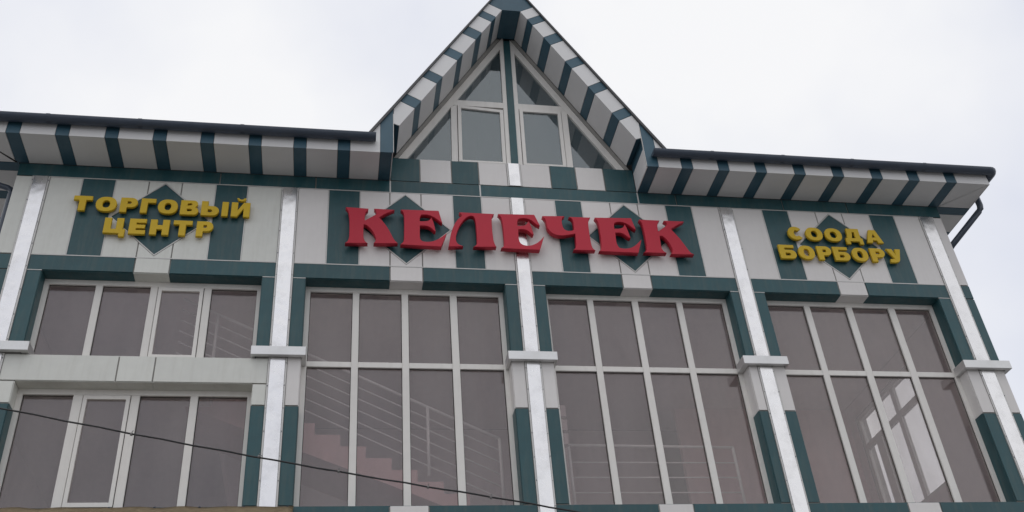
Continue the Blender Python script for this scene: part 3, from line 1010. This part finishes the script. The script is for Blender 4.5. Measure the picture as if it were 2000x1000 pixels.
RED = {
    'k1': [(0.118,12.015),(0.478,12.003),(0.473,11.977),(0.434,11.937),(0.42,11.866),(0.423,11.752),(0.612,11.895),(0.603,11.972),(0.576,12.009),(0.894,12.001),(0.75,11.916),(0.647,11.834),(0.721,11.743),(0.809,11.585),(0.877,11.415),(0.911,11.361),(0.945,11.326),(0.572,11.308),(0.61,11.365),(0.6,11.438),(0.555,11.547),(0.496,11.631),(0.442,11.678),(0.406,11.676),(0.402,11.527),(0.407,11.404),(0.432,11.332),(0.469,11.307),(0.126,11.293),(0.168,11.331),(0.185,11.405),(0.186,11.603),(0.182,11.79),(0.167,11.915),(0.148,11.972)],
    'e1': [(1.006,12.013),(1.62,12.022),(1.672,11.774),(1.633,11.804),(1.575,11.865),(1.495,11.916),(1.416,11.937),(1.335,11.929),(1.309,11.876),(1.305,11.787),(1.412,11.792),(1.468,11.815),(1.499,11.871),(1.532,11.773),(1.559,11.595),(1.537,11.609),(1.479,11.676),(1.41,11.704),(1.306,11.704),(1.301,11.473),(1.31,11.411),(1.353,11.376),(1.442,11.371),(1.541,11.398),(1.632,11.458),(1.735,11.559),(1.642,11.289),(0.995,11.304),(1.039,11.349),(1.053,11.423),(1.057,11.648),(1.059,11.837),(1.055,11.933),(1.035,11.983)],
    'l': [(1.966,12.009),(2.54,12.005),(2.506,11.961),(2.492,11.863),(2.489,11.683),(2.493,11.506),(2.507,11.394),(2.538,11.327),(2.171,11.314),(2.217,11.343),(2.233,11.406),(2.234,11.569),(2.233,11.746),(2.225,11.874),(2.207,11.925),(2.188,11.945),(2.157,11.951),(2.105,11.935),(2.031,11.864),(1.954,11.732),(1.903,11.59),(1.878,11.464),(1.894,11.377),(1.938,11.336),(1.991,11.318),(1.762,11.297),(1.78,11.384),(1.806,11.548),(1.852,11.701),(1.919,11.845),(2.004,11.937),(1.995,11.972)],
    'e2': [(2.614,12.01),(3.224,12.026),(3.298,11.802),(3.252,11.819),(3.214,11.86),(3.157,11.918),(3.076,11.947),(2.993,11.945),(2.939,11.919),(2.922,11.86),(2.917,11.776),(3.021,11.781),(3.075,11.81),(3.118,11.883),(3.146,11.794),(3.178,11.616),(3.156,11.609),(3.105,11.676),(3.036,11.714),(2.928,11.708),(2.92,11.603),(2.92,11.477),(2.95,11.403),(3.029,11.371),(3.121,11.379),(3.217,11.428),(3.285,11.494),(3.349,11.574),(3.257,11.298),(2.623,11.306),(2.666,11.343),(2.679,11.415),(2.68,11.541),(2.68,11.77),(2.669,11.898),(2.652,11.962)],
    'ch': [(3.363,12.007),(3.739,12.024),(3.699,11.993),(3.681,11.926),(3.681,11.822),(3.704,11.745),(3.753,11.716),(3.816,11.712),(3.884,11.744),(3.884,11.832),(3.883,11.937),(3.862,11.988),(3.822,12.013),(4.184,12.019),(4.152,11.971),(4.135,11.898),(4.13,11.793),(4.13,11.612),(4.132,11.459),(4.147,11.371),(4.187,11.332),(3.825,11.328),(3.871,11.371),(3.882,11.447),(3.889,11.667),(3.83,11.649),(3.744,11.628),(3.648,11.611),(3.556,11.622),(3.487,11.663),(3.441,11.725),(3.422,11.795),(3.42,11.886),(3.405,11.951)],
    'e3': [(4.268,12.022),(4.901,12.043),(4.951,11.802),(4.916,11.823),(4.87,11.873),(4.813,11.923),(4.742,11.955),(4.656,11.958),(4.594,11.931),(4.579,11.877),(4.576,11.801),(4.678,11.806),(4.735,11.833),(4.772,11.898),(4.798,11.823),(4.832,11.616),(4.792,11.634),(4.737,11.696),(4.667,11.728),(4.581,11.721),(4.572,11.578),(4.577,11.463),(4.611,11.401),(4.693,11.385),(4.801,11.403),(4.894,11.459),(5.015,11.587),(4.925,11.316),(4.259,11.321),(4.3,11.358),(4.315,11.45),(4.324,11.708),(4.321,11.89),(4.304,11.962)],
    'k2': [(5.044,12.021),(5.403,12.02),(5.37,11.985),(5.345,11.917),(5.338,11.775),(5.492,11.898),(5.527,11.934),(5.527,11.98),(5.485,12.021),(5.837,12.021),(5.707,11.943),(5.571,11.85),(5.631,11.76),(5.707,11.633),(5.777,11.481),(5.83,11.361),(5.888,11.325),(5.49,11.317),(5.534,11.36),(5.536,11.431),(5.499,11.558),(5.449,11.647),(5.393,11.696),(5.35,11.687),(5.344,11.564),(5.34,11.447),(5.36,11.372),(5.412,11.333),(5.028,11.331),(5.079,11.365),(5.095,11.487),(5.099,11.681),(5.095,11.865),(5.079,11.97)],
}
def smooth_poly(p, n=1):
    """one Chaikin-like pass that keeps sharp corners"""
    q = []
    m = len(p)
    for i in range(m):
        a, b, c = Vector(p[i - 1]), Vector(p[i]), Vector(p[(i + 1) % m])
        u, v = (b - a), (c - b)
        ang = u.angle(v) if u.length > 1e-6 and v.length > 1e-6 else 0
        if ang < math.radians(48):
            q.append(tuple(b - u * 0.25))
            q.append(tuple(b + v * 0.25))
        else:
            q.append(tuple(b))
    return q
red = empty('main_sign', (3.0, -0.15, 11.30), 'large red serif letters reading КЕЛЕЧЕК across the middle of the facade', 'sign')
for k in RED:
    flat_letter([smooth_poly(RED[k])], -0.150, -0.050, 'red', red)
    xs = [p[0] for p in RED[k]]
    for x in (min(xs) * .6 + max(xs) * .4,):
        bm = bmesh.new()
        zc = 11.85
        add_tube(bm, [(min(xs) + 0.22, -0.052, 11.95), (min(xs) + 0.22, -0.003, 11.95)], 0.012, 8)
        obj('standoff', bm, 'trim', red)

def ell(cx, cz, rx, rz, a0=0, a1=360, n=28):
    return [(cx + rx * math.cos(math.radians(a0 + (a1 - a0) * i / n)), cz + rz * math.sin(math.radians(a0 + (a1 - a0) * i / n))) for i in range(n + (0 if a1 - a0 == 360 else 1))]

SW, SH = 0.335, 0.25     # stroke widths as shares (vertical stems of a 1-wide glyph handled in metres below)
def glyph(ch, x0, x1, z0, z1):
    w, h = x1 - x0, z1 - z0
    s, t = 0.098, 0.078
    X = lambda u: x0 + u
    if ch == 'T':
        c = (x0 + x1) / 2
        return [[(x0, z1), (x0, z1 - t), (c - s / 2, z1 - t), (c - s / 2, z0), (c + s / 2, z0), (c + s / 2, z1 - t), (x1, z1 - t), (x1, z1)]]
    if ch == 'O':
        c, d = (x0 + x1) / 2, (z0 + z1) / 2
        sup = lambda rx, rz: [(c + rx * math.copysign(abs(math.cos(a)) ** 0.88, math.cos(a)), d + rz * math.copysign(abs(math.sin(a)) ** 0.88, math.sin(a))) for a in [2 * math.pi * i / 32 for i in range(32)]]
        return [sup(w / 2, h / 2), sup(w / 2 - s * 0.97, h / 2 - t * 0.88)]
    if ch == 'G':
        return [[(x0, z0), (x0 + s, z0), (x0 + s, z1 - t), (x1, z1 - t), (x1, z1), (x0, z1)]]
    if ch == 'P':
        zb = z0 + h * 0.34
        r = (z1 - zb) / 2
        zc = (z1 + zb) / 2
        rr = min(r, w * 0.5)
        o = [(x0, z0), (x0 + s, z0), (x0 + s, zb)] + ell(x1 - rr, zc, rr, r, -90, 90, 14) + [(x0, z1)]
        i = [(x0 + s, z1 - t * .85)] + ell(x1 - rr - 0.012, zc, rr - s * 0.80, r - t * .85, 90, -90, 10) + [(x0 + s, zb + t * .85)]
        return [o, i]
    if ch == 'V':        # В
        zm = z0 + h * 0.53
        r1, r2 = (z1 - zm) / 2, (zm - z0) / 2
        o = [(x0, z0)] + ell(x1 - r2, z0 + r2, r2, r2, -90, 75, 12) + ell(x1 - 0.018 - r1, zm + r1, r1, r1, -60, 90, 12) + [(x0, z1)]
        i1 = [(x0 + s, zm + 0.025), (x0 + s, z1 - 0.062)] + ell(x1 - 0.10 - 0.03, zm + r1 - 0.01, 0.03, (z1 - 0.062 - zm - 0.025) / 2, 90, -90, 8)
        i2 = [(x0 + s, z0 + 0.066), (x0 + s, zm - 0.033)] + ell(x1 - 0.095 - 0.03, (z0 + 0.066 + zm - 0.033) / 2, 0.03, (zm - 0.033 - z0 - 0.066) / 2, 90, -90, 8)
        return [o, i1, i2]
    if ch == 'b':        # Ь
        zb = z0 + h * 0.66
        r = (zb - z0) / 2
        o = [(x0, z0)] + ell(x1 - r, z0 + r, r, r, -90, 90, 14) + [(x0 + s, zb), (x0 + s, z1), (x0, z1)]
        ih = r - 0.062
        i = [(x0 + s, z0 + r - ih), (x0 + s, z0 + r + ih)] + ell(x1 - 0.10 - ih, z0 + r, ih, ih, 90, -90, 8)
        return [o, i]
    if ch == 'I':
        return [[(x0, z0), (x1, z0), (x1, z1), (x0, z1)]]
    if ch == 'N':        # И
        q = s * 0.96
        return [[(x0, z0), (x0 + q, z0), (x1 - q, z0 + h * 0.62), (x1 - q, z0), (x1, z0), (x1, z1), (x1 - q * 1.05, z1), (x0 + q, z0 + h * 0.40), (x0 + q, z1), (x0, z1)]]
    if ch == 'breve':
        c = (x0 + x1) / 2
        r = w / 2
        return [ell(c, z1, r, h, 180, 360, 12) + ell(c, z1, r - 0.03, h - 0.032, 360, 180, 12)]
    if ch == 'C':        # Ц : x1 is the right edge of the right stem, the tail goes lower
        zt = z0 - 0.062
        return [[(x0, z0), (x0, z1), (x0 + s, z1), (x0 + s, z0 + t), (x1 - s, z0 + t), (x1 - s, z1), (x1, z1), (x1, z0 + t), (x1 + 0.035, z0 + t), (x1 + 0.035, zt), (x1 - 0.045, zt), (x1 - 0.045, z0)]]
    if ch == 'E':
        zm = (z0 + z1) / 2
        k = t * 0.92
        return [[(x0, z0), (x1, z0), (x1, z0 + k), (x0 + s, z0 + k), (x0 + s, zm - k * .46), (x1 - 0.012, zm - k * .46), (x1 - 0.012, zm + k * .46), (x0 + s, zm + k * .46), (x0 + s, z1 - k), (x1, z1 - k), (x1, z1), (x0, z1)]]
    if ch == 'H':
        zm = (z0 + z1) / 2
        return [[(x0, z0), (x0 + s, z0), (x0 + s, zm - t * .5), (x1 - s, zm - t * .5), (x1 - s, z0), (x1, z0), (x1, z1), (x1 - s, z1), (x1 - s, zm + t * .5), (x0 + s, zm + t * .5), (x0 + s, z1), (x0, z1)]]
    if ch == 'S':        # С
        c, d = (x0 + x1) / 2 + 0.01, (z0 + z1) / 2
        return [ell(c, d, w / 2 + 0.01, h / 2, 42, 318, 26) + ell(c + 0.01, d, w / 2 - s + 0.012, h / 2 - t * .95, 312, 48, 20)]
    if ch == 'D':        # Д
        zb = z0 + 0.068
        return [[(x0, z0), (x0 + 0.070, z0), (x0 + 0.070, zb - 0.004), (x1 - 0.070, zb - 0.004), (x1 - 0.070, z0), (x1, z0), (x1, zb + t * .80), (x1 - 0.03, zb + t * .80), (x1 - 0.03, z1), (x0 + 0.055, z1), (x0 + 0.048, zb + t * 1.7), (x0 + 0.036, zb + t * .80), (x0, zb + t * .80)],
                [(x0 + 0.118, zb + t * .80), (x0 + 0.142, zb + t * 1.7), (x0 + 0.148, z1 - t * .9), (x1 - 0.122, z1 - t * .9), (x1 - 0.122, zb + t * .80)]]
    if ch == 'A':
        c = (x0 + x1) / 2
        return [[(x0, z0), (x0 + 0.100, z0), (x0 + 0.120, z0 + 0.058), (x1 - 0.120, z0 + 0.058), (x1 - 0.100, z0), (x1, z0), (c + 0.060, z1), (c - 0.060, z1)],
                [(c - 0.043, z0 + 0.115), (c, z1 - 0.075), (c + 0.043, z0 + 0.115)]]
    if ch == 'B':        # Б
        zb = z0 + h * 0.64
        r = (zb - z0) / 2
        ih = r - 0.062
        o = [(x0, z0)] + ell(x1 - r, z0 + r, r, r, -90, 90, 14) + [(x0 + s, zb), (x0 + s, z1 - 0.060), (x1 - 0.02, z1 - 0.060), (x1 - 0.02, z1), (x0, z1)]
        i = [(x0 + s, z0 + r - ih), (x0 + s, z0 + r + ih)] + ell(x1 - 0.10 - ih, z0 + r, ih, ih, 90, -90, 8)
        return [o, i]
    if ch == 'U':        # У
        c = (x0 + x1) / 2
        return [[(x0, z1), (x0 + 0.105, z1), (c + 0.022, z0 + 0.145), (x1 - 0.10, z1), (x1, z1), (c + 0.065, z0 + 0.055), (c + 0.040, z0 + 0.018), (c - 0.01, z0), (c - 0.115, z0), (c - 0.105, z0 + 0.072), (c - 0.030, z0 + 0.072), (c - 0.020, z0 + 0.085)]]

def sign(name, label, loc, rows):
    e = empty(name, loc, label, 'sign', None)
    for (za, zb), chars in rows:
        for ch, a, b, *k in chars:
            z0, z1 = (za, zb) if not k else k[0]
            polys = []
            for c_ in ch.split('+'):
                if c_ == 'bI':
                    polys += glyph('b', a, a + (b - a) * 0.66, z0, z1) + glyph('I', b - 0.094, b, z0, z1)
                elif c_ == 'Nb':
                    polys += glyph('N', a, b, z0, z1) + glyph('breve', a + 0.075, b - 0.070, z1 + 0.030, z1 + 0.090)
                else:
                    polys += glyph(c_, a, b, z0, z1)
            flat_letter(polys, -0.090, -0.038, 'yellow', e)
    return e

R1, R2 = (11.778, 12.062), (11.362, 11.652)
sign('trade_sign', 'yellow block letters ТОРГОВЫЙ ЦЕНТР in two rows, left of the big red letters', (-2.72, -0.09, 11.36), [
    (R1, [('T', -4.042, -3.772), ('O', -3.709, -3.403), ('P', -3.347, -3.095), ('G', -3.042, -2.826), ('O', -2.785, -2.490),
          ('V', -2.446, -2.172), ('bI', -2.130, -1.722), ('Nb', -1.672, -1.388)]),
    (R2, [('C', -3.524, -3.247), ('E', -3.157, -2.915), ('H', -2.850, -2.570), ('T', -2.510, -2.232), ('P', -2.162, -1.915)])])
sign('square_sign', 'smaller yellow block letters СООДА БОРБОРУ in two rows at the right end of the facade', (8.64, -0.09, 11.36), [
    (R1, [('S', 7.746, 8.010), ('O', 8.079, 8.387), ('O', 8.436, 8.752), ('D', 8.812, 9.128, (11.732, 12.072)), ('A', 9.206, 9.517)]),
    (R2, [('B', 7.490, 7.786), ('O', 7.837, 8.132), ('P', 8.192, 8.452), ('B', 8.490, 8.782), ('O', 8.835, 9.131), ('P', 9.190, 9.458), ('U', 9.512, 9.778)])])

# ------------------------------------------------------------------ cable in front of the facade
bm = bmesh.new()
cp = [(-16, 10.2), (-10, 8.78), (-6, 7.86), (-3.704, 7.362), (-2.235, 7.051), (-0.877, 6.775), (0.103, 6.585), (1.135, 6.395), (1.892, 6.262), (2.779, 6.095), (5, 5.70), (9, 5.05), (14, 4.40), (20, 3.9)]
pts = []
for i in range(len(cp) - 1):
    for k in range(4):
        t = k / 4
        p0, p1, p2, p3 = cp[max(i - 1, 0)], cp[i], cp[i + 1], cp[min(i + 2, len(cp) - 1)]
        x = p1[0] + (p2[0] - p1[0]) * t
        m1 = (p2[1] - p0[1]) / (p2[0] - p0[0]); m2 = (p3[1] - p1[1]) / (p3[0] - p1[0])
        hh = p2[0] - p1[0]
        z = (2 * t**3 - 3 * t**2 + 1) * p1[1] + (t**3 - 2 * t**2 + t) * hh * m1 + (-2 * t**3 + 3 * t**2) * p2[1] + (t**3 - t**2) * hh * m2
        pts.append((x, -2.0, z + 0.004 * math.sin(x * 9)))
add_tube(bm, pts, 0.0108, 8)
cab = obj('overhead_cable', bm, 'cable')
cab['label'] = 'thin black cable sagging across the lower windows in front of the facade'
cab['category'] = 'cable'
WM[cab.name] = Matrix.Translation(cab.location)
for x in (-2.235, -0.80, 0.11, 1.14, 1.87):
    z = min(pts, key=lambda p: abs(p[0] - x))[2]
    bm = bmesh.new()
    add_tube(bm, [(x - 0.012, -2.0, z - 0.002), (x + 0.012, -2.0, z - 0.004)], 0.019, 8)
    add_tube(bm, [(x, -2.0, z + 0.01), (x + 0.006, -2.0, z + 0.034), (x + 0.018, -2.0, z + 0.042)], 0.004, 6)
    obj('cable_tie', bm, 'tie', cab)

# ------------------------------------------------------------------ tarpaulin under the first bay
bm = bmesh.new()
nx, ny = 60, 10
grid = []
for j in range(ny + 1):
    row = []
    for i in range(nx + 1):
        u, v = i / nx, j / ny
        x = -5.3 + (5.3 - 0.44) * u
        sag = 0.012 * math.sin(u * math.pi * 7) ** 2
        z = 6.985 - sag - v * 0.95 - 0.03 * math.sin(v * math.pi) * (1 + 0.4 * math.sin(u * 21))
        y = -0.045 - v * 1.5 + 0.012 * math.sin(u * 60 + 3 * v)
        row.append((x, y, z))
    grid.append(row)
top = [[bm.verts.new(p) for p in r_] for r_ in grid]
for j in range(ny):
    for i in range(nx):
        f = bm.faces.new((top[j][i], top[j][i + 1], top[j + 1][i + 1], top[j + 1][i]))
        f.smooth = True
bmesh.ops.solidify(bm, geom=list(bm.faces), thickness=0.006)
tarp = obj('tarpaulin_awning', bm, 'tarp')
tarp['label'] = 'tan tarpaulin awning stretched out from the wall below the lower left windows'
tarp['category'] = 'awning'
for i in range(9):
    x = -5.0 + i * 0.56
    bm = bmesh.new()
    add_tube(bm, [(x, -0.060, 6.955), (x, -0.030, 6.975)], 0.018, 10)
    obj('eyelet', bm, 'gutter', tarp)
